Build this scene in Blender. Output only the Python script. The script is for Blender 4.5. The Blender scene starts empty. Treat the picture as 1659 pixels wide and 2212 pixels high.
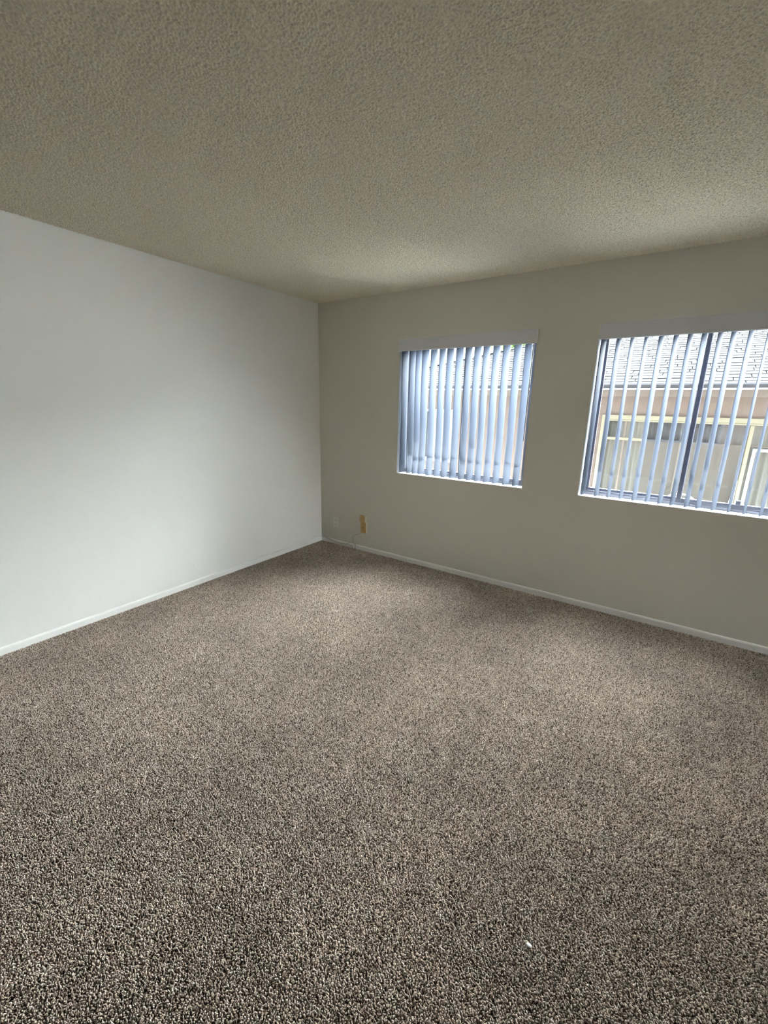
import bpy, bmesh, math, random
import numpy as np
from mathutils import Vector, Matrix
random.seed(7); RNG = np.random.default_rng(7)
S = bpy.context.scene
COL = S.collection

# ---------------------------------------------------------------- camera
def camera():
    yaw, pit, rol = 0.594255, 0.249271, 0.021181
    cy, sy = math.cos(yaw), math.sin(yaw)
    f0 = Vector((-sy, cy, 0)); r0 = Vector((cy, sy, 0)); u0 = Vector((0, 0, 1))
    f = f0*math.cos(pit) - u0*math.sin(pit); u = u0*math.cos(pit) + f0*math.sin(pit)
    r = r0*math.cos(rol) + u*math.sin(rol); u2 = u*math.cos(rol) - r0*math.sin(rol)
    r = f.cross(u2).normalized(); u2 = r.cross(f).normalized()
    cd = bpy.data.cameras.new('camera'); co = bpy.data.objects.new('camera', cd); COL.objects.link(co)
    cd.sensor_fit = 'HORIZONTAL'; cd.sensor_width = 36.0
    cd.lens = 911.84/1659*36.0
    cd.clip_start = 0.02; cd.clip_end = 300
    M = Matrix((( r.x, u2.x, -f.x, 3.10835), (r.y, u2.y, -f.y, -3.36165), (r.z, u2.z, -f.z, 1.48835), (0, 0, 0, 1)))
    co.matrix_world = M
    S.camera = co
camera()

# ---------------------------------------------------------------- sky, exposure
SKY_STRENGTH = 2.2
def world():
    w = bpy.data.worlds.new('overcast_sky'); S.world = w; w.use_nodes = True
    nt = w.node_tree; nt.nodes.clear()
    out = nt.nodes.new('ShaderNodeOutputWorld'); bg = nt.nodes.new('ShaderNodeBackground')
    tc = nt.nodes.new('ShaderNodeTexCoord'); nz = nt.nodes.new('ShaderNodeTexNoise')
    nz.inputs['Scale'].default_value = 4.0; nz.inputs['Detail'].default_value = 5
    cr = nt.nodes.new('ShaderNodeValToRGB')
    cr.color_ramp.elements[0].position = 0.42; cr.color_ramp.elements[0].color = (0.70, 0.86, 1.0, 1)
    cr.color_ramp.elements[1].position = 0.60; cr.color_ramp.elements[1].color = (0.97, 1.0, 1.0, 1)
    nt.links.new(tc.outputs['Generated'], nz.inputs['Vector'])
    nt.links.new(nz.outputs['Fac'], cr.inputs['Fac'])
    nt.links.new(cr.outputs['Color'], bg.inputs['Color'])
    bg.inputs['Strength'].default_value = SKY_STRENGTH
    nt.links.new(bg.outputs['Background'], out.inputs['Surface'])
world()
# hazy bright sun high behind the neighbour's house
def sun():
    ld = bpy.data.lights.new('hazy_sun', 'SUN'); ld.energy = 85.0; ld.angle = math.radians(150); ld.color = (0.93, 0.97, 1.0)
    o = bpy.data.objects.new('hazy_sun', ld); COL.objects.link(o)
    az, el = math.radians(20), math.radians(42)     # azimuth towards +x from the window wall's normal
    d = Vector((math.sin(az)*math.cos(el), math.cos(az)*math.cos(el), math.sin(el)))
    o.rotation_euler = d.to_track_quat('Z', 'Y').to_euler(); o.location = d*30 + Vector((2, 0, 0))
sun()
S.view_settings.view_transform = 'Standard'; S.view_settings.look = 'None'
S.view_settings.gamma = 1.0; S.view_settings.use_curve_mapping = False
S.view_settings.exposure = 1.12
try:
    S.cycles.max_bounces = 16; S.cycles.diffuse_bounces = 12; S.cycles.transparent_max_bounces = 24
    S.cycles.transmission_bounces = 12; S.cycles.sample_clamp_indirect = 8.0
    S.cycles.use_denoising = True
except Exception: pass

# ---------------------------------------------------------------- materials
def mat(name, col, rough=0.6, spec=0.3, bump=None, var=None, metal=0.0, translucent=0.0, tcol=None, attr=None):
    """bump=(scale, strength, distance); var=(scale, amount) brightness variation of the colour itself."""
    m = bpy.data.materials.new(name); m.use_nodes = True
    nt = m.node_tree; b = nt.nodes['Principled BSDF']; o = nt.nodes['Material Output']
    b.inputs['Base Color'].default_value = (*col, 1); b.inputs['Roughness'].default_value = rough
    b.inputs['Specular IOR Level'].default_value = spec; b.inputs['Metallic'].default_value = metal
    geo = nt.nodes.new('ShaderNodeNewGeometry')
    src = None
    if var:
        nz = nt.nodes.new('ShaderNodeTexNoise'); nz.inputs['Scale'].default_value = var[0]; nz.inputs['Detail'].default_value = 4
        nt.links.new(geo.outputs['Position'], nz.inputs['Vector'])
        mr = nt.nodes.new('ShaderNodeMapRange'); mr.inputs['From Min'].default_value = 0.3; mr.inputs['From Max'].default_value = 0.7
        mr.inputs['To Min'].default_value = 1-var[1]; mr.inputs['To Max'].default_value = 1+var[1]
        nt.links.new(nz.outputs['Fac'], mr.inputs['Value'])
        vm = nt.nodes.new('ShaderNodeVectorMath'); vm.operation = 'SCALE'; vm.inputs[0].default_value = col
        nt.links.new(mr.outputs['Result'], vm.inputs['Scale'])
        src = vm.outputs['Vector']
        if attr:
            at = nt.nodes.new('ShaderNodeAttribute'); at.attribute_name = attr
            nt.links.new(at.outputs['Color'], vm.inputs[0])
        nt.links.new(src, b.inputs['Base Color'])
    if bump:
        n2 = nt.nodes.new('ShaderNodeTexNoise'); n2.inputs['Scale'].default_value = bump[0]; n2.inputs['Detail'].default_value = 3
        nt.links.new(geo.outputs['Position'], n2.inputs['Vector'])
        bp = nt.nodes.new('ShaderNodeBump'); bp.inputs['Strength'].default_value = bump[1]; bp.inputs['Distance'].default_value = bump[2]
        nt.links.new(n2.outputs['Fac'], bp.inputs['Height']); nt.links.new(bp.outputs['Normal'], b.inputs['Normal'])
    if translucent:
        tr = nt.nodes.new('ShaderNodeBsdfTranslucent'); tr.inputs['Color'].default_value = (*(tcol or col), 1)
        mx = nt.nodes.new('ShaderNodeMixShader'); mx.inputs['Fac'].default_value = translucent
        nt.links.new(b.outputs['BSDF'], mx.inputs[1]); nt.links.new(tr.outputs['BSDF'], mx.inputs[2])
        nt.links.new(mx.outputs['Shader'], o.inputs['Surface'])
    return m

def mat_glass(name, tint=(0.97, 0.985, 0.98), gloss=0.06):
    m = bpy.data.materials.new(name); m.use_nodes = True
    nt = m.node_tree; nt.nodes.clear()
    o = nt.nodes.new('ShaderNodeOutputMaterial'); t = nt.nodes.new('ShaderNodeBsdfTransparent'); g = nt.nodes.new('ShaderNodeBsdfGlossy')
    t.inputs['Color'].default_value = (*tint, 1); g.inputs['Roughness'].default_value = 0.02
    fr = nt.nodes.new('ShaderNodeFresnel'); fr.inputs['IOR'].default_value = 1.45
    # both faces of the thin pane reflect alike, so the exit face gets the inverse index
    ge = nt.nodes.new('ShaderNodeNewGeometry'); ir = nt.nodes.new('ShaderNodeMapRange')
    ir.inputs['To Min'].default_value = 1.45; ir.inputs['To Max'].default_value = 1/1.45
    nt.links.new(ge.outputs['Backfacing'], ir.inputs['Value']); nt.links.new(ir.outputs['Result'], fr.inputs['IOR'])
    mx = nt.nodes.new('ShaderNodeMixShader')
    nt.links.new(fr.outputs['Fac'], mx.inputs['Fac']); nt.links.new(t.outputs['BSDF'], mx.inputs[1]); nt.links.new(g.outputs['BSDF'], mx.inputs[2])
    nt.links.new(mx.outputs['Shader'], o.inputs['Surface'])
    return m

M = {}
M['wall'] = mat('wall_paint_lit', (0.88, 0.885, 0.86), 0.75, 0.2, bump=(90, 0.12, 0.004))  # left wall: shared wall paint, lightened so it looks better lit
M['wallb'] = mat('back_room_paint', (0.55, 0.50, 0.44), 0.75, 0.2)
M['wall_shaded'] = mat('wall_paint_shaded', (0.71, 0.70, 0.635), 0.75, 0.2, bump=(90, 0.12, 0.004))  # same paint as the left wall, darkened to stand in for shade
M['reveal'] = mat('reveal_paint', (0.84, 0.84, 0.82), 0.6, 0.3)
M['base'] = mat('baseboard_paint', (0.93, 0.94, 0.92), 0.45, 0.4, bump=(40, 0.15, 0.004))
M['ceil'] = mat('acoustic_ceiling', (0.87, 0.83, 0.695), 0.95, 0.0, var=(110, 0.16), bump=(260, 0.5, 0.004))
M['carpet_base'] = mat('carpet_backing', (0.16, 0.135, 0.11), 1.0, 0.0)
M['pile'] = mat('carpet_yarn', (0.3, 0.26, 0.22), 1.0, 0.0, var=(2.5, 0.13), attr='tint')
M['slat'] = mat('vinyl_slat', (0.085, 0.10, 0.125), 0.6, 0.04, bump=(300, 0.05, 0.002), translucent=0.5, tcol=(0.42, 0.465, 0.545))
M['valance'] = mat('vinyl_valance', (0.70, 0.71, 0.77), 0.4, 0.4)
M['rail'] = mat('headrail_metal', (0.75, 0.76, 0.78), 0.4, 0.5)
M['clear'] = mat('clear_plastic', (0.55, 0.58, 0.62), 0.2, 0.5)
M['alu'] = mat('window_aluminium', (0.20, 0.21, 0.265), 0.4, 0.5, metal=0.3)
M['glass'] = mat_glass('window_glass')
M['plate'] = mat('white_plate', (0.80, 0.79, 0.74), 0.4, 0.4)
M['tan'] = mat('tan_plastic', (0.50, 0.33, 0.13), 0.45, 0.4, var=(30, 0.06))
M['cream'] = mat('ivory_plastic', (0.78, 0.74, 0.62), 0.45, 0.4)
M['dark'] = mat('dark_hole', (0.02, 0.018, 0.015), 0.6, 0.2)
M['cable'] = mat('grey_cable', (0.30, 0.28, 0.24), 0.5, 0.3)
M['cablew'] = mat('painted_cable', (0.42, 0.41, 0.37), 0.5, 0.3)
M['white'] = mat('white_scrap', (0.9, 0.9, 0.9), 0.5, 0.4)
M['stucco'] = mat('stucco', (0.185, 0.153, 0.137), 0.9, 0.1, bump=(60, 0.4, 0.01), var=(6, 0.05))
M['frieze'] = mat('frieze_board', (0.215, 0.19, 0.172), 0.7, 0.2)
M['gutter'] = mat('gutter_metal', (0.035, 0.037, 0.045), 0.5, 0.4)
M['gutter_lip'] = mat('gutter_lip_paint', (0.6, 0.61, 0.63), 0.5, 0.4)
M['shingle'] = mat('asphalt_shingle', (0.019, 0.0210, 0.0225), 0.9, 0.1, var=(9, 0.08), bump=(200, 0.4, 0.003))
M['roofdeck'] = mat('roof_underlay', (0.015, 0.016, 0.0185), 0.9, 0.1)
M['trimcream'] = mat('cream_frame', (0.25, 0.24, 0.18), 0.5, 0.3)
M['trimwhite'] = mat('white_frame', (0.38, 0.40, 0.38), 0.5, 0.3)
M['curtain'] = mat('sheer_curtain', (0.27, 0.27, 0.26), 0.9, 0.1, translucent=0.35)
M['darkcurt'] = mat('dark_curtain', (0.115, 0.11, 0.12), 0.9, 0.1)
M['inner'] = mat('neighbour_room', (0.42, 0.38, 0.35), 0.9, 0.1)
M['panelgrey'] = mat('grey_panel', (0.115, 0.106, 0.101), 0.8, 0.2)
M['ground'] = mat('concrete', (0.26, 0.255, 0.24), 0.9, 0.1, var=(2, 0.1), bump=(30, 0.3, 0.01))
M['extwall'] = mat('exterior_stucco', (0.16, 0.13, 0.11), 0.9, 0.1)
M['leaf'] = mat('leaf_green', (0.10, 0.17, 0.05), 0.7, 0.2, translucent=0.3)
M['bark'] = mat('bark', (0.12, 0.09, 0.07), 0.9, 0.1)
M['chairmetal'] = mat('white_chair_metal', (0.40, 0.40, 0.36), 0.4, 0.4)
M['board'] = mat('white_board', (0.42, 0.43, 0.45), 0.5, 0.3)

# ---------------------------------------------------------------- mesh helpers
def obj(name, bm, m, parent=None, smooth=False, kind=None, label=None):
    me = bpy.data.meshes.new(name); bm.normal_update(); bm.to_mesh(me); bm.free()
    for k in (m if isinstance(m, (list, tuple)) else [m]): me.materials.append(k)
    if smooth:
        for p in me.polygons: p.use_smooth = True
    o = bpy.data.objects.new(name, me); COL.objects.link(o)
    if parent: o.parent = parent
    if kind: o['kind'] = kind
    if label: o['label'] = label
    return o
def empty(name, loc=(0, 0, 0)):
    o = bpy.data.objects.new(name, None); COL.objects.link(o); o.location = loc; o.empty_display_size = 0.05
    return o
def tag(o, label, cat, group=None):
    o['label'] = label; o['category'] = cat
    if group: o['group'] = group
    return o
def box(bm, x0, x1, y0, y1, z0, z1, bev=0.0, mi=0):
    v = [bm.verts.new(p) for p in ((x0,y0,z0),(x1,y0,z0),(x1,y1,z0),(x0,y1,z0),(x0,y0,z1),(x1,y0,z1),(x1,y1,z1),(x0,y1,z1))]
    fs = [bm.faces.new([v[i] for i in q]) for q in ((0,3,2,1),(4,5,6,7),(0,1,5,4),(1,2,6,5),(2,3,7,6),(3,0,4,7))]
    for f in fs: f.material_index = mi
    if bev:
        es = list({e for f in fs for e in f.edges})
        bmesh.ops.bevel(bm, geom=es, offset=bev, segments=2, affect='EDGES', profile=0.6)
def nb(x0, x1, y0, y1, z0, z1, bev=0.0):
    bm = bmesh.new(); box(bm, x0, x1, y0, y1, z0, z1, bev); return bm
def tube(bm, pts, r, n=8, caps=True):
    pts = [Vector(p) for p in pts]; rings = []
    for i, p in enumerate(pts):
        a = pts[max(i-1, 0)]; b = pts[min(i+1, len(pts)-1)]; d = (b-a).normalized()
        ref = Vector((0, 1, 0)) if abs(d.y) < 0.9 else Vector((1, 0, 0))
        s = d.cross(ref).normalized(); t = d.cross(s).normalized()
        rr = r[i] if isinstance(r, (list, tuple)) else r
        rings.append([bm.verts.new(p + (s*math.cos(2*math.pi*k/n) + t*math.sin(2*math.pi*k/n))*rr) for k in range(n)])
    for i in range(len(rings)-1):
        for k in range(n):
            bm.faces.new((rings[i][k], rings[i][(k+1) % n], rings[i+1][(k+1) % n], rings[i+1][k]))
    if caps:
        bm.faces.new(rings[0][::-1]); bm.faces.new(rings[-1])
def smooth_path(pts, n=6):
    P = [Vector(p) for p in pts]; out = []
    for i in range(len(P)-1):
        p0 = P[max(i-1, 0)]; p1 = P[i]; p2 = P[i+1]; p3 = P[min(i+2, len(P)-1)]
        for k in range(n):
            t = k/n
            out.append(0.5*((2*p1) + (p2-p0)*t + (2*p0-5*p1+4*p2-p3)*t*t + (3*p1-p0-3*p2+p3)*t**3))
    out.append(P[-1]); return out
def struct(name, bm, m, parent=None, smooth=False):
    o = obj(name, bm, m, parent, smooth)
    if not parent: o['kind'] = 'structure'
    return o

# ================================================================ STRUCTURE
RX, RY, H = 8.4, -7.2, 2.44      # right wall, back wall, ceiling height
W1 = (0.973, 2.158, 0.863, 2.03); W2 = (2.573, 3.815, 0.863, 2.03)
WT = 0.16
GZ = -0.66                       # ground outside

floor = struct('floor', nb(-0.2, RX+0.2, RY-0.2, WT, -0.12, -0.006), M['carpet_base'])
ceiling = struct('ceiling', nb(-0.2, RX+0.2, RY-0.2, WT, H+0.004, H+0.12), M['ceil'])
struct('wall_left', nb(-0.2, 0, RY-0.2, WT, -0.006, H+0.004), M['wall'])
wl = bpy.data.objects['wall_left']
# unseen right wall; its small window is added to light the left wall
W_FILL = (-1.35, -0.25, 1.00, 2.00)    # y0, y1, z0, z1
def right_wall():
    bm = bmesh.new()
    box(bm, RX, RX+0.2, RY-0.2, W_FILL[0], -0.006, H+0.004); box(bm, RX, RX+0.2, W_FILL[1], WT, -0.006, H+0.004)
    box(bm, RX, RX+0.2, W_FILL[0], W_FILL[1], -0.006, W_FILL[2]); box(bm, RX, RX+0.2, W_FILL[0], W_FILL[1], W_FILL[3], H+0.004)
    return struct('wall_right', bm, M['wallb'])
right_wall()
struct('wall_back', nb(0, RX, RY-0.2, RY, -0.006, H+0.004), M['wallb'])
def window_wall():
    bm = bmesh.new()
    xs = [0, W1[0], W1[1], W2[0], W2[1], RX]; zs = [-0.006, W1[2], W1[3], H+0.004]
    # shared grid front and back, with the two openings and their reveals
    vf = {}; vb = {}
    for i, x in enumerate(xs):
        for j, z in enumerate(zs):
            vf[i, j] = bm.verts.new((x, 0, z)); vb[i, j] = bm.verts.new((x, WT, z))
    for i in range(5):
        for j in range(3):
            if j == 1 and i in (1, 3): continue
            f = bm.faces.new((vf[i, j], vf[i+1, j], vf[i+1, j+1], vf[i, j+1])); f.material_index = 0
            f = bm.faces.new((vb[i, j], vb[i, j+1], vb[i+1, j+1], vb[i+1, j])); f.material_index = 2
    for i in (1, 3):
        for a, b in (((i, 1), (i+1, 1)), ((i+1, 1), (i+1, 2)), ((i+1, 2), (i, 2)), ((i, 2), (i, 1))):
            f = bm.faces.new((vf[b], vf[a], vb[a], vb[b])); f.material_index = 1
    return struct('wall_window', bm, [M['wall_shaded'], M['reveal'], M['extwall']])
ww = window_wall()

# periodic relief for the sprayed ceiling: one patch laid side by side by geometry nodes
def patch_object(name, me, m, parent, nx, ny, step, x0, y0, z, rot):
    me.materials.append(m)
    o = bpy.data.objects.new(name, me); COL.objects.link(o); o.parent = parent; o['kind'] = 'stuff'
    ng = bpy.data.node_groups.new(name + '_layout', 'GeometryNodeTree')
    ng.interface.new_socket('Geometry', in_out='INPUT', socket_type='NodeSocketGeometry')
    ng.interface.new_socket('Geometry', in_out='OUTPUT', socket_type='NodeSocketGeometry')
    gi = ng.nodes.new('NodeGroupInput'); go = ng.nodes.new('NodeGroupOutput')
    gr = ng.nodes.new('GeometryNodeMeshGrid')
    gr.inputs['Size X'].default_value = step*(nx-1); gr.inputs['Size Y'].default_value = step*(ny-1)
    gr.inputs['Vertices X'].default_value = nx; gr.inputs['Vertices Y'].default_value = ny
    tr = ng.nodes.new('GeometryNodeTransform')
    tr.inputs['Translation'].default_value = (x0 + step*nx/2, y0 + step*ny/2, z)
    ip = ng.nodes.new('GeometryNodeInstanceOnPoints')
    ng.links.new(gr.outputs['Mesh'], tr.inputs['Geometry']); ng.links.new(tr.outputs['Geometry'], ip.inputs['Points'])
    ng.links.new(gi.outputs[0], ip.inputs['Instance'])
    if rot:
        rv = ng.nodes.new('FunctionNodeRandomValue'); rv.data_type = 'INT'
        for s_ in rv.inputs:
            if s_.name == 'Min' and s_.type == 'INT': s_.default_value = 0
            if s_.name == 'Max' and s_.type == 'INT': s_.default_value = 3
        mu = ng.nodes.new('ShaderNodeMath'); mu.operation = 'MULTIPLY'; mu.inputs[1].default_value = math.pi/2
        out = [s_ for s_ in rv.outputs if s_.type == 'INT'][0]
        ng.links.new(out, mu.inputs[0])
        cx = ng.nodes.new('ShaderNodeCombineXYZ'); ng.links.new(mu.outputs[0], cx.inputs['Z'])
        ng.links.new(cx.outputs[0], ip.inputs['Rotation'])
    ng.links.new(ip.outputs['Instances'], go.inputs[0])
    md = o.modifiers.new('layout', 'NODES'); md.node_group = ng
    return o

def popcorn():
    n = 240; step = 0.6
    f = np.fft.fftfreq(n, step/n); fx, fy = np.meshgrid(f, f); fr = np.hypot(fx, fy)
    def field(lam, bw):
        a = RNG.normal(size=(n, n)); F = np.fft.fft2(a)*np.exp(-((fr-1/lam)/(bw/lam))**2)
        r = np.real(np.fft.ifft2(F)); return r/r.std()
    h = np.maximum(field(0.0105, 0.5), -0.7)*0.0018 + field(0.03, 0.6)*0.0005 + np.maximum(field(0.0065, 0.3), 0)*0.0010
    h = h - h.min()
    idx = np.arange(n+1)
    X, Y = np.meshgrid(idx*step/n - step/2, idx*step/n - step/2)
    Z = -h[np.ix_(idx % n, idx % n)]
    V = np.stack([X, Y, Z], -1).reshape(-1, 3)
    i, j = np.meshgrid(np.arange(n), np.arange(n), indexing='ij'); a = (i*(n+1)+j).ravel()
    F = np.stack([a, a+n+1, a+n+2, a+1], 1)
    me = bpy.data.meshes.new('popcorn_texture'); me.from_pydata(V.tolist(), [], F.tolist())
    me.polygons.foreach_set('use_smooth', [True]*len(F)); me.update()
    patch_object('popcorn_texture', me, M['ceil'], ceiling, 14, 12, step, 0, RY, H+0.001, False)
popcorn()

def carpet():
    step = 0.3; n = 76; sp = step/n
    V, F, C = [], [], []
    pal = [((0.72, 0.62, 0.525), .38), ((0.50, 0.415, 0.34), .33), ((0.17, 0.13, 0.10), .21), ((0.90, 0.83, 0.74), .12)]
    cols = np.array([p[0] for p in pal]); pr = np.array([p[1] for p in pal]); pr /= pr.sum()
    for i in range(n):
        for j in range(n):
            x = (i+.5)*sp - step/2 + RNG.uniform(-.4, .4)*sp; y = (j+.5)*sp - step/2 + RNG.uniform(-.4, .4)*sp
            hh = RNG.uniform(0.005, 0.0088); r = RNG.uniform(0.0016, 0.0028)
            lx, ly = RNG.normal(0, 0.0026, 2); ph = RNG.uniform(0, 6.28)
            c = cols[RNG.choice(4, p=pr)]*RNG.uniform(.85, 1.15)
            b = len(V)
            for lv, (hz, rr) in enumerate(((0, .75), (.55, 1.0), (.9, .65))):
                for k in range(4):
                    a = ph + k*math.pi/2 + lv*.6
                    V.append((x + lx*hz + math.cos(a)*r*rr, y + ly*hz + math.sin(a)*r*rr, hh*hz - 0.006)); C.append(c*(0.55+.45*hz))
            V.append((x+lx, y+ly, hh-0.006)); C.append(c)
            for lv in range(2):
                for k in range(4):
                    F.append((b+lv*4+k, b+lv*4+(k+1) % 4, b+lv*4+4+(k+1) % 4, b+lv*4+4+k))
            for k in range(4): F.append((b+8+k, b+8+(k+1) % 4, b+12))
    me = bpy.data.meshes.new('carpet_pile'); me.from_pydata(V, [], F)
    at = me.color_attributes.new('tint', 'FLOAT_COLOR', 'POINT')
    arr = np.ones((len(V), 4)); arr[:, :3] = np.array(C); at.data.foreach_set('color', arr.ravel())
    me.polygons.foreach_set('use_smooth', [True]*len(F)); me.update()
    patch_object('carpet_pile', me, M['pile'], floor, 28, 24, step, 0, RY, 0.0, True)
carpet()

# baseboards: low boards with a rounded top
def baseboard(name, a, b, nrm, h=0.046, t=0.012, wav=0.0):
    a = Vector(a); b = Vector(b); nrm = Vector(nrm); d = b-a; L = d.length; n = max(2, int(L/0.1)); bm = bmesh.new()
    prof = [(0, -0.005), (t, -0.005), (t, h*.72), (t*.85, h*.88), (t*.5, h*.97), (0, h)]
    rings = []
    for i in range(n+1):
        p = a + d*(i/n); w = 1 + wav*math.sin(i*1.7)*math.sin(i*.37)
        rings.append([bm.verts.new(p + nrm*q[0] + Vector((0, 0, q[1]*(w if q[1] > 0 else 1)))) for q in prof])
    for i in range(n):
        for k in range(len(prof)-1):
            bm.faces.new((rings[i][k], rings[i+1][k], rings[i+1][k+1], rings[i][k+1]))
    bm.faces.new(rings[0]); bm.faces.new(rings[-1][::-1])
    bmesh.ops.recalc_face_normals(bm, faces=bm.faces)
    return struct(name, bm, M['base'])
baseboard('baseboard_left', (0, RY, 0), (0, -0.012, 0), (1, 0, 0), wav=.03)
baseboard('baseboard_window', (0.493, 0, 0), (RX, 0, 0), (0, -1, 0), wav=.03)
baseboard('baseboard_corner', (0.0, 0, 0), (0.455, 0, 0), (0, -1, 0), h=0.044, t=0.011, wav=.03)
baseboard('baseboard_right', (RX, RY, 0), (RX, -0.012, 0), (-1, 0, 0))
baseboard('baseboard_back', (0.012, RY, 0), (RX-0.012, RY, 0), (0, 1, 0))

# windows: horizontal aluminium sliders
def window(name, W, screen_right):
    x0, x1, z0, z1 = W; root = empty(name, ((x0+x1)/2, 0.12, z0)); root['kind'] = 'structure'
    def part(nm, bm, m, sm=False):
        for v in bm.verts: v.co -= root.location
        return obj(nm, bm, m, root, sm)
    bm = bmesh.new(); y0, y1 = 0.102, WT-0.002; w = 0.022
    box(bm, x0, x0+w, y0, y1, z0, z1); box(bm, x1-w, x1, y0, y1, z0, z1)
    box(bm, x0+w, x1-w, y0, y1, z0, z0+0.020); box(bm, x0+w, x1-w, y0, y1, z1-0.026, z1)
    box(bm, x0+w, x1-w, y0+0.004, y0+0.007, z0+0.020, z0+0.032); box(bm, x0+w, x1-w, y0+0.026, y0+0.029, z0+0.020, z0+0.032)
    part('window_frame', bm, M['alu'])
    xm = (x0+x1)/2; s = 0.026
    # fixed pane (left), sliding sash (right, room side)
    for nm, a, b, ya, yb in (('fixed_sash', x0+w, xm+0.012, 0.133, 0.152), ('sliding_sash', xm-0.018, x1-w, 0.110, 0.127)):
        bm = bmesh.new(); za, zb = z0+0.022, z1-0.026
        box(bm, a, a+s, ya, yb, za, zb, .002); box(bm, b-s, b, ya, yb, za, zb, .002)
        box(bm, a+s, b-s, ya, yb, za, za+s, .002); box(bm, a+s, b-s, ya, yb, zb-s, zb, .002)
        part(nm, bm, M['alu'])
        part('glass_pane', nb(a+s-.003, b-s+.003, (ya+yb)/2-.002, (ya+yb)/2+.002, za+s-.003, zb-s+.003), M['glass'])
    part('sash_latch', nb(x1-w-0.30, x1-w-0.275, 0.100, 0.111, z0+0.046, z0+0.074, .002) if screen_right else nb(xm-.016, xm-.004, .103, .111, 1.42, 1.47, .002), M['alu'])
    return root
window('window_1', W1, False); window('window_2', W2, True)
def fill_window():  # invented opening, there only to send fill light across to the left wall
    y0, y1, z0, z1 = W_FILL; L = Vector((RX+0.1, (y0+y1)/2, z0)); root = empty('added_fill_window', L); root['kind'] = 'structure'
    bm = bmesh.new(); xa, xb = RX+.08, RX+.13; w = .03
    box(bm, xa, xb, y0, y0+w, z0, z1); box(bm, xa, xb, y1-w, y1, z0, z1); box(bm, xa, xb, y0+w, y1-w, z0, z0+w); box(bm, xa, xb, y0+w, y1-w, z1-w, z1)
    for v in bm.verts: v.co -= L
    obj('window_frame', bm, M['alu'], root)
    bm = nb(RX+.103, RX+.107, y0+w-.003, y1-w+.003, z0+w-.003, z1-w+.003)
    for v in bm.verts: v.co -= L
    obj('glass_pane', bm, M['glass'], root)
fill_window()


# ================================================================ VERTICAL BLINDS
def slat_mesh(z0, z1):
    bm = bmesh.new(); n = 8; w = 0.0445; t = 0.0006
    fr, bk = [], []
    for i in range(n+1):
        u = -1 + 2*i/n; bow = 0.0045*(1-u*u)
        fr.append((bow, u*w)); bk.append((bow-t, u*w))
    ring = fr + bk[::-1]
    lo = [bm.verts.new((p[0], p[1], z0)) for p in ring]; hi = [bm.verts.new((p[0], p[1], z1)) for p in ring]
    k = len(ring)
    for i in range(k): bm.faces.new((lo[i], lo[(i+1) % k], hi[(i+1) % k], hi[i]))
    for i in range(n):
        bm.faces.new((lo[i], lo[2*n+1-i], lo[2*n-i], lo[i+1])); bm.faces.new((hi[i], hi[i+1], hi[2*n-i], hi[2*n+1-i]))
    bmesh.ops.recalc_face_normals(bm, faces=bm.faces)
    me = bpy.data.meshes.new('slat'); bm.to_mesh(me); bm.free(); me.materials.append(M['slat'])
    for p in me.polygons: p.use_smooth = abs(p.normal.z) < .5
    return me
def blind(W, slats, label, wand_x, group='vertical blinds over the windows'):
    x0, x1, z0, z1 = W; root = empty('vertical_blind', ((x0+x1)/2, 0.0, z1))
    tag(root, label, 'blind', group)
    L = root.location
    def part(nm, bm, m, sm=False, par=None, label=None):
        for v in bm.verts: v.co -= L
        return obj(nm, bm, m, par or root, sm, label=label)
    part('headrail', nb(x0+.006, x1-.006, 0.030, 0.072, z1-0.040, z1-0.002, .003), M['rail'])
    # valance: curved-lip board with returns and clear end caps
    bm = bmesh.new(); va, vb = x0+0.003, x1+0.010; yb = -0.030; zb, zt = 1.947, 2.043
    prof = [(yb+.004, zb-.004), (yb-.001, zb), (yb, zb+.006), (yb, zt-.004), (yb+.004, zt), (yb+.010, zt), (yb+.006, zt-.006), (yb+.005, zb+.006), (yb+.008, zb-.002)]
    a = [bm.verts.new((va, *p)) for p in prof]; b = [bm.verts.new((vb, *p)) for p in prof]; k = len(prof)
    for i in range(k): bm.faces.new((a[i], a[(i+1) % k], b[(i+1) % k], b[i]))
    bm.faces.new(a[::-1]); bm.faces.new(b)
    bmesh.ops.recalc_face_normals(bm, faces=bm.faces)
    v = part('valance', bm, M['valance'])
    part('valance_end_cap', nb(va-.003, va+.001, yb-.003, -0.0005, zb-.006, zt+.001, .0008), M['plate'], par=root)
    part('valance_end_cap', nb(vb-.001, vb+.003, yb-.003, -0.0005, zb-.006, zt+.001, .0008), M['plate'], par=root)
    me = slat_mesh(0.869 - L.z, z1-0.044 - L.z)
    for i, (x, phi) in enumerate(slats):
        o = bpy.data.objects.new('slat', me); COL.objects.link(o); o.parent = root
        # the slat runs along local y; phi turns its far edge towards +x
        o.location = (x - L.x, 0.051, 0); o.rotation_euler = (0, 0, -math.radians(phi))
    cb = bmesh.new()
    for x, phi in slats: box(cb, x-.004, x+.004, .047, .055, z1-.046, z1-.039)
    part('slat_carrier', cb, M['clear']).__setitem__('kind', 'stuff')
    if wand_x:
        wb = bmesh.new(); tube(wb, [(wand_x, 0.004, 1.985), (wand_x-.001, -0.006, 1.94), (wand_x-.006, -0.006, 1.235)], .0035, 6)
        part('control_wand', wb, M['clear'], True)
    return root
s1 = [(0.9985, 6), (1.081, 10), (1.143, 13), (1.207, 16), (1.289, 13), (1.370, 11), (1.443, 16), (1.5275, 18), (1.611, 13), (1.686, 18), (1.760, 17), (1.842, 19), (1.922, 20), (2.009, 21), (2.089, 18)]
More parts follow.
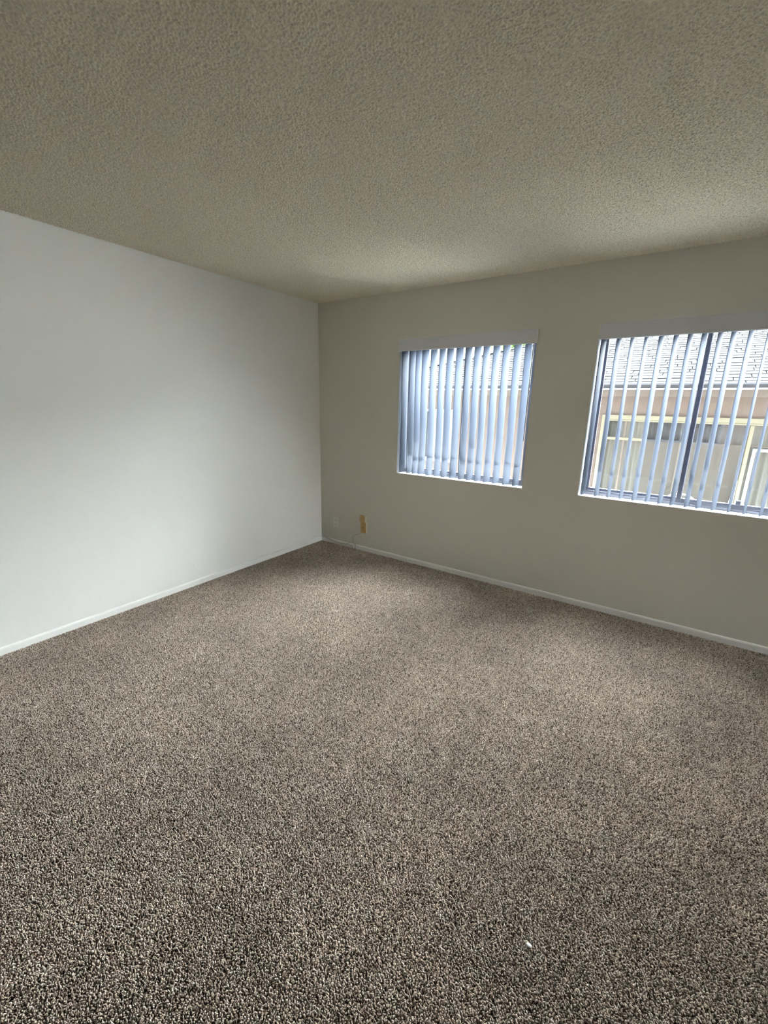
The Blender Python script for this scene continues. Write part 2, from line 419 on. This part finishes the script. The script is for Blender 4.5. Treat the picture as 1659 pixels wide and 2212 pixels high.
s2 = [(2.600, 12), (2.691, 13), (2.771, 10), (2.851, 11), (2.934, 16.5), (3.014, 17), (3.088, 18), (3.158, 18.5), (3.238, 19.5), (3.302, 21.5), (3.382, 21.5), (3.462, 16), (3.539, 17.5), (3.618, 20), (3.700, 19), (3.775, 18)]
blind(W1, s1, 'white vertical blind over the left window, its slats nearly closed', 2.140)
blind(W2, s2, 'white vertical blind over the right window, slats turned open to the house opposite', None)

# ================================================================ WALL FITTINGS
def outlet():
    root = empty('wall_outlet', (0.2165, 0, 0.243)); tag(root, 'white painted duplex wall outlet low on the window wall near the corner', 'outlet')
    obj('cover_plate', nb(-.035, .035, -.006, 0, -.057, .057, .002), M['plate'], root)
    for dz in (-.02, .02):
        r = obj('receptacle', nb(-.016, .016, -.0085, -.0055, dz-.0135, dz+.0135, .002), M['plate'], root)
        b = bmesh.new(); box(b, -.008, -.0055, -.0088, -.008, dz-.002, dz+.007); box(b, .0055, .008, -.0088, -.008, dz-.002, dz+.007)
        tube(b, [(0, -.0088, dz-.0075), (0, -.008, dz-.0075)], .0026, 8)
        obj('slots', b, M['dark'], r)
    b = bmesh.new(); tube(b, [(0, -.0075, 0), (0, -.0055, 0)], .003, 10); obj('screw', b, M['plate'], root)
outlet()
def coax():
    root = empty('cable_outlet', (0.593, 0, 0.2525)); tag(root, 'tan cable wall plate with one dark hole, lower of the two tan fittings', 'outlet')
    obj('backing_box', nb(-.030, .040, -.010, 0, -.060, .056, .002), M['cream'], root, label='ivory backing box')
    obj('cover_plate', nb(-.034, .031, -.016, -.0095, -.056, .056, .0025), M['tan'], root, label='tan cover plate')
    b = bmesh.new(); tube(b, [(-.001, -.0185, 0), (-.001, -.0155, 0)], .0052, 10); obj('hole', b, M['dark'], root)
    b = bmesh.new(); tube(b, [(.004, -.0172, .045), (.004, -.0155, .045)], .003, 8); obj('screw', b, M['dark'], root)
coax()
def jack():
    root = empty('phone_jack', (0.585, 0, 0.345)); tag(root, 'small square tan phone jack mounted just above the tan cable plate', 'phone jack')
    obj('backing_box', nb(-.022, .036, -.010, 0, -.034, .031, .002), M['cream'], root, label='ivory backing box')
    obj('cover', nb(-.031, .018, -.026, -.0095, -.030, .034, .003), M['tan'], root, label='tan square cover')
    obj('latch_tab', nb(-.014, -.002, -.022, -.012, .0335, .040, .001), M['tan'], root)
jack()
def cables():
    b = bmesh.new()
    P = [(0.566, 0.196), (0.548, 0.180), (0.518, 0.166), (0.478, 0.153), (0.458, 0.138), (0.449, 0.115), (0.450, 0.090), (0.461, 0.056)]
    tube(b, smooth_path([(x, -0.006, z) for x, z in P]), .0016, 6)
    tag(obj('phone_cable', b, M['cable'], None, True), 'thin grey cable dropping from the tan plate down to the baseboard', 'cable')
    b = bmesh.new()
    P = [(0.468, -.014, 0.056), (0.445, -.016, .062), (0.417, -.017, .056), (0.383, -.018, .036), (0.32, -.016, .020), (0.242, -.017, .024), (0.148, -.016, .038), (0.10, -.014, .046), (0.059, -.012, .052), (0.02, -.010, .050)]
    tube(b, smooth_path(P), .0026, 6)
    tag(obj('painted_cable', b, M['cablew'], None, True), 'off-white cable sagging along the short baseboard to the corner', 'cable')
    b = bmesh.new()
    tube(b, [(0.466, -.014, .030), (0.466, -.015, .010), (0.464, -.016, .002)], [.011, .010, .009], 10)
    tube(b, [(0.466, -.013, .046), (0.466, -.014, .030)], .006, 8)
    tag(obj('cable_connector', b, M['base'], None, True), 'small white cable connector in the gap of the baseboard by the corner', 'connector')
cables()
def wall_marks():
    for y, z, r in ((-1.538, .174, .008), (-1.126, .448, .005)):
        b = bmesh.new(); bmesh.ops.create_icosphere(b, subdivisions=2, radius=r)
        for v in b.verts: v.co.x *= .25
        o = obj('paint_blob', b, M['wall'], wl, True); o.location = (0.0, y, z)
    b = bmesh.new(); bmesh.ops.create_icosphere(b, subdivisions=2, radius=.006)
    for v in b.verts: v.co.z *= .35; v.co.x *= 1.3; v.co.z += .2*v.co.x**2*80
    o = obj('scrap_of_paper', b, M['white'], None, True); o.location = (2.989, -2.402, .0065)
    tag(o, 'tiny white scrap lying on the brown carpet in the foreground', 'scrap')
wall_marks()

# ================================================================ OUTSIDE: NEIGHBOUR'S HOUSE
D, YE, ZE = 3.5, 3.05, 1.80; TH = math.radians(18.3); XC, XR = -2.33, 13.0
ground = struct('ground', nb(-25, 25, WT+.001, 45, GZ-.2, GZ), M['ground'])
fw = bmesh.new(); box(fw, -1.0, 8.6, 0.0, WT-.004, GZ, -0.125); struct('wall_foundation', fw, M['extwall'])
house = empty('neighbour_house', (3.0, D, GZ)); tag(house, 'pink stucco house with pale shingle roof seen through the blinds', 'house')
HL = house.location.copy()
def hpart(nm, bm, m, par=None, sm=False, kind=None, label=None):
    for v in bm.verts: v.co -= HL
    return obj(nm, bm, m, par or house, sm, kind, label)
# openings in the facade: x0, x1, z0, z1
DO = (2.245, 5.15, GZ+.02, 1.360)       # wide glazed door
SO = (-0.69, -0.125, 0.56, 1.400)       # small window
WO = (-1.15, -0.83, GZ+.02, 1.50)       # white side door
def facade():
    bm = bmesh.new(); x = -1.78
    y0, y1 = D, D+.15; zt = 1.76
    for (a, b, c, d) in (WO, SO, DO):
        box(bm, x, a, y0, y1, GZ, zt); box(bm, a, b, y0, y1, d, zt)
        if c > GZ+.05: box(bm, a, b, y0, y1, GZ, c)
        x = b
    box(bm, x, XR-.5, y0, y1, GZ, zt)
    box(bm, -1.78, -1.63, y1, D+5, GZ, zt); box(bm, XR-.65, XR-.5, y1, D+5, GZ, zt)
    hpart('stucco_wall', bm, M['stucco'])
    bm = bmesh.new(); box(bm, -1.63, XR-.65, D+1.9, D+2.0, GZ, zt); box(bm, -1.63, XR-.65, D+.15, D+1.9, GZ-.01, GZ+.02)
    box(bm, -1.63, XR-.65, D+.15, D+1.9, zt-.02, zt); hpart('interior_wall', bm, M['inner'])
    hpart('frieze_board', nb(-1.80, XR-.4, D-.022, D-.001, 1.665, 1.76, .003), M['frieze'])
    hpart('soffit', nb(XC+.02, XR, YE+.005, D+.15, 1.762, 1.775), M['frieze'])
    bm = bmesh.new()
    prof = [(YE-.11, 1.808), (YE-.115, 1.79), (YE-.10, 1.77), (YE-.085, 1.752), (YE-.01, 1.752), (YE-.01, 1.80), (YE-.018, 1.80), (YE-.018, 1.762), (YE-.08, 1.762), (YE-.104, 1.80)]
    a = [bm.verts.new((XC, *p)) for p in prof]; b = [bm.verts.new((XR, *p)) for p in prof]; k = len(prof)
    for i in range(k): bm.faces.new((a[i], a[(i+1) % k], b[(i+1) % k], b[i]))
    bmesh.ops.recalc_face_normals(bm, faces=bm.faces)
    g = hpart('gutter', bm, M['gutter'])
    hpart('gutter_lip', nb(XC, XR, YE-.090, YE-.002, 1.737, 1.7515, .002), M['gutter_lip'], g, label='white lower edge of gutter')
facade()
def roof():
    t = math.tan(TH); c, s_ = math.cos(TH), math.sin(TH); L = 7.6
    bm = bmesh.new()
    def R(x, u, dz=0.0): return Vector((x, YE + u*c, ZE + u*s_ + dz))
    um = L
    v = [bm.verts.new(p) for p in (R(XC, 0, -.02), R(XR, 0, -.02), R(XR, um, -.02), R(XC + um*c, um, -.02))]
    bm.faces.new(v)
    w = [bm.verts.new(p) for p in (Vector((XC, YE, ZE-.02)), Vector((XC+um*c, YE+um*c, ZE+um*s_-.02)), Vector((XC+um*c, YE+2*um*c, ZE-.02)), Vector((XC, YE+2*um*c, ZE-.02)))]
    bm.faces.new((w[0], w[1], w[2], w[3]))
    back = [bm.verts.new(p) for p in (R(XR, um, -.02), R(XC+um*c, um, -.02), Vector((XC, YE+2*um*c, ZE-.02)), Vector((XR, YE+2*um*c, ZE-.02)))]
    bm.faces.new(back)
    deck = hpart('roof_deck', bm, M['roofdeck'])
    ex, wd, th = 0.14, 0.33, 0.008
    # one shingle: a thin wedge, butt edge towards the eave, material 1 on the cut edge
    def wedge(bm, x0, x1, u0, jit):
        u1 = u0 + ex + .02
        n = Vector((0, -s_, c))
        A = R(x0, u0) + n*(th+jit); B = R(x1, u0) + n*(th+jit); C_ = R(x1, u1) + n*.001; D_ = R(x0, u1) + n*.001
        A2 = R(x0, u0) - n*.004; B2 = R(x1, u0) - n*.004; C2 = R(x1, u1) - n*.004; D2 = R(x0, u1) - n*.004
        q = [bm.verts.new(p) for p in (A, B, C_, D_, A2, B2, C2, D2)]
        for f, mi in (((0, 1, 2, 3), 0), ((4, 5, 1, 0), 1), ((5, 6, 2, 1), 1), ((7, 4, 0, 3), 1), ((6, 7, 3, 2), 1)):
            bm.faces.new([q[i] for i in f]).material_index = mi
    shared = {}
    def shared_mesh(w_):
        key = round(w_, 2)
        if key not in shared:
            bm = bmesh.new(); wedge(bm, 0, key, 0, 0)
            off = R(0, 0)
            for v in bm.verts: v.co -= off
            me = bpy.data.meshes.new('shingle'); bm.to_mesh(me); bm.free()
            me.materials.append(M['shingle']); me.materials.append(M['roofdeck']); shared[key] = me
        return shared[key]
    rest = bmesh.new(); cnt = 0; rows = int(L/ex)
    for r in range(rows):
        u0 = r*ex - .03; x = XC + max(0, u0)*c + .01 + (r % 3)*.11*0
        x -= ((r*0.137) % wd)*0
        first = wd*(0.35 + ((r*0.41) % 0.65))
        while x < XR-.02:
            w_ = first if first else random.choice((.28, .31, .33, .36)); first = None
            x1 = min(x + w_ - .012, XR)
            near = (1.5 < x < 5.0 and r < 27 and cnt < 290)
            jit = random.uniform(0, .003)
            if near:
                o = bpy.data.objects.new('shingle', shared_mesh(x1-x)); COL.objects.link(o); o.parent = house
                o.location = R(x, u0) + Vector((0, -s_, c))*jit - HL; cnt += 1
            else: wedge(rest, x, x1, u0, jit)
            x += w_
    o = hpart('roof_shingles', rest, [M['shingle'], M['roofdeck']], None, kind='stuff')
    # hip caps along the left hip
    bm = bmesh.new(); k = 0; u = 0.0
    while u < L-.2:
        a = Vector((XC+u*c, YE+u*c, ZE+u*s_+.03)); b = Vector((XC+(u+.24)*c, YE+(u+.24)*c, ZE+(u+.24)*s_+.016))
        sd = Vector((1, -1, 0)).normalized()*.10
        q = [bm.verts.new(p) for p in (a-sd-Vector((0,0,.022)), a, a+sd-Vector((0,0,.022)), b-sd-Vector((0,0,.022)), b, b+sd-Vector((0,0,.022)))]
        bm.faces.new((q[0], q[1], q[4], q[3])); bm.faces.new((q[1], q[2], q[5], q[4])); bm.faces.new((q[0], q[2], q[1]))
        u += .2
    hpart('hip_caps', bm, M['shingle'], kind='stuff')
roof()
def glazing():
    x0, x1, z0, z1 = DO
    T = M['trimcream']
    f = hpart('door_frame', nb(x0-.045, x0, D-.03, D+.10, z0, z1+.055, .004), T)
    hpart('door_head', nb(x0-.045, x1+.045, D-.034, D+.10, z1-.005, z1+.055, .004), T)
    hpart('door_head', nb(x0, x1, D-.010, D+.09, z1-.028, z1-.006, .003), T)
    hpart('door_frame', nb(x1, x1+.045, D-.03, D+.10, z0, z1, .004), T)
    hpart('transom_bar', nb(x0+.002, 2.745, D-.006, D+.05, 1.072, 1.108, .004), T)
    hpart('mullion', nb(2.502, 2.522, D+.004, D+.03, z0, z1-.03), M['stucco'])
    hpart('transom_bar', nb(2.745, 3.20, D+.05, D+.075, 1.085, 1.10), M['gutter'], label='thin dark rail')
    hpart('mullion', nb(3.845, 3.885, D-.012, D+.06, z0, z1-.03, .004), T)
    hpart('transom_bar', nb(3.885, x1, D+.02, D+.05, 1.075, 1.088), M['stucco'])
    # white framed sash at right
    bm = bmesh.new(); a, b, c, d = 3.915, x1-.02, z0+.02, 1.055
    box(bm, a, a+.035, D+.0, D+.03, c, d); box(bm, b-.035, b, D+.0, D+.03, c, d); box(bm, a+.035, b-.035, D+.0, D+.03, d-.035, d); box(bm, a+.035, b-.035, D+.0, D+.03, c, c+.05)
    hpart('white_sash', bm, M['trimwhite'])
    for a, b, c, d in ((x0, 2.502, z0, z1-.028), (2.522, 3.845, z0, z1-.028), (3.885, x1, 1.09, z1-.028), (3.95, x1-.055, z0+.07, 1.02)):
        hpart('glass_pane', nb(a, b, D+.012, D+.016, c, d), M['glass'])
    # pale sliding panel inside, dark room showing above it
    hpart('sliding_panel', nb(2.76, 3.83, D+.085, D+.11, GZ+.02, 1.085), M['panelgrey'])
    hpart('panel_stile', nb(3.165, 3.195, D+.075, D+.0845, GZ+.02, 1.085), M['frieze'])
    # small window
    x0, x1, z0, z1 = SO; bm = bmesh.new()
    box(bm, x0-.03, x1+.03, D-.03, D+.05, z1-.012, z1+.028); box(bm, x0-.03, x1+.03, D-.04, D+.05, z0-.045, z0+.012)
    box(bm, x0-.03, x0+.01, D-.03, D+.05, z0+.012, z1-.012); box(bm, x1-.01, x1+.03, D-.03, D+.05, z0+.012, z1-.012)
    w = hpart('window', bm, M['trimwhite']); hpart('pane', nb(x0, x1, D+.02, D+.024, z0, z1), M['glass'], w)
    # white side door with panels
    x0, x1, z0, z1 = WO
    d = hpart('side_door', nb(x0-.03, x1+.03, D-.02, D+.06, z0, z1+.03, .005), M['trimwhite'])
    for k in range(3): hpart('door_panel', nb(x0+.03, x1-.03, D-.03, D-.019, z0+.15+k*.66, z0+.70+k*.66, .006), M['trimwhite'], d)
glazing()
def curtain(x0, x1, y, z0, z1, label, amp=.02, wl_=.09, flare=0.0, m=None):
    bm = bmesh.new(); n = int((x1-x0)/wl_*8); rows = 8; g = []
    for j in range(rows+1):
        t = j/rows; row = []
        for i in range(n+1):
            u = i/n; x = x0 + (x1-x0)*u + flare*u*(1-t)
            yy = y + amp*math.sin(2*math.pi*(u*(x1-x0)/wl_)+.4*math.sin(t*3+i*.3))*(0.6+.4*(1-t))
            row.append(bm.verts.new((x, yy, z0 + (z1-z0)*t)))
        g.append(row)
    for j in range(rows):
        for i in range(n): bm.faces.new((g[j][i], g[j][i+1], g[j+1][i+1], g[j+1][i]))
    o = obj('curtain', bm, m or M['curtain'], None, True); tag(o, label, 'curtain'); return o
curtain(2.26, 2.72, D+.11, GZ+.03, 1.33, 'pale sheer curtain gathered in the left part of the neighbour glass door', .02, .085)
curtain(3.90, 5.05, D+.12, GZ+.03, 1.33, 'pale curtain behind the white framed sash at the right of the neighbour door', .02, .10)
curtain(2.735, 3.835, D+.145, GZ+.03, 1.335, 'dark grey curtain filling the middle of the neighbour door above the grey panel', .012, .11, m=M['darkcurt'])
curtain(-0.68, -0.13, D+.11, .565, 1.395, 'closed curtain in the small white framed neighbour window', .015, .08, m=M['inner'])
def board():
    bm = bmesh.new()
    P = [(3.655, GZ), (3.835, GZ), (3.835, .66), (3.825, .64)]
    a = [bm.verts.new((x, D-.05, z)) for x, z in P]; b = [bm.verts.new((x, D-.035, z)) for x, z in P]; k = len(P)
    bm.faces.new(a); bm.faces.new(b[::-1])
    for i in range(k): bm.faces.new((a[i], b[i], b[(i+1) % k], a[(i+1) % k]))
    bmesh.ops.recalc_face_normals(bm, faces=bm.faces)
    tag(obj('white_panel', bm, M['board']), 'white slanted panel leaning by the cream mullion of the neighbour door', 'panel')
board()
def chair():
    root = empty('patio_chair', (3.275, 2.75, GZ)); tag(root, 'white metal patio chair whose arched back shows above the right window sill', 'chair')
    m = M['chairmetal']
    def T(nm, pts, r=.011):
        b = bmesh.new(); tube(b, smooth_path(pts, 5), r, 8); return obj(nm, b, m, root, True)
    T('back_frame', [(-.19, .20, .42), (-.185, .215, .70), (-.165, .22, 1.00), (-.12, .22, 1.11), (0, .22, 1.145), (.10, .22, 1.12), (.16, .22, 1.03), (.19, .215, .70), (.19, .20, .42)])
    for x in (-.09, 0, .09): T('back_slat', [(x, .215, .44), (x, .222, 1.09)], .006)
    T('back_rail', [(-.16, .22, 1.04), (0, .222, 1.075), (.145, .22, 1.045)], .007)
    obj('seat', nb(-.21, .21, -.21, .21, .41, .435, .008), m, root)
    for sx in (-1, 1):
        for sy in (-1, 1): T('leg', [(sx*.19, sy*.19, .41), (sx*.215, sy*.22, 0.011)])
        T('armrest', [(sx*.19, .21, .66), (sx*.23, .0, .67), (sx*.22, -.2, .63), (sx*.2, -.2, .43)])
chair()
def tree(x, y, h, r, label, n=2600):
    root = empty('tree', (x, y, GZ)); tag(root, label, 'tree', 'trees beyond the roof')
    b = bmesh.new(); tube(b, [(0, 0, 0), (.1, 0, h*.4), (0, .1, h*.8)], [.22, .17, .07], 8)
    for k in range(5):
        a = k*1.3; tube(b, [(.08, 0, h*.42), (math.cos(a)*r*.5, math.sin(a)*r*.5, h*.72)], [.08, .03], 6)
    obj('trunk', b, M['bark'], root, True)
    b = bmesh.new()
    cl = [(Vector((math.cos(k*2.4)*r*.6*((k % 4)/3+.2), math.sin(k*2.4)*r*.6*((k % 4)/3+.2), h*.75+(k % 5-2)*r*.25)), r*random.uniform(.3, .5)) for k in range(14)]
    for i in range(n):
        c, cr = random.choice(cl); d = Vector([random.gauss(0, 1) for _ in range(3)]).normalized()*cr*random.uniform(.6, 1.05)
        p = c+d; s_ = random.uniform(.06, .13); a = Vector([random.gauss(0, 1) for _ in range(3)]).normalized(); q = a.orthogonal().normalized()
        vs = [b.verts.new(p + a*s_), b.verts.new(p + q*s_*.5), b.verts.new(p - a*s_), b.verts.new(p - q*s_*.5)]
        b.faces.new(vs)
    obj('foliage', b, M['leaf'], root, kind='stuff')
tree(-2.9, 15.5, 5.9, 1.5, 'green tree top showing over the roof in the upper right of the left window')
tree(-8.0, 17.0, 4.5, 1.2, 'darker tree just behind the sloping roof line in the left window')
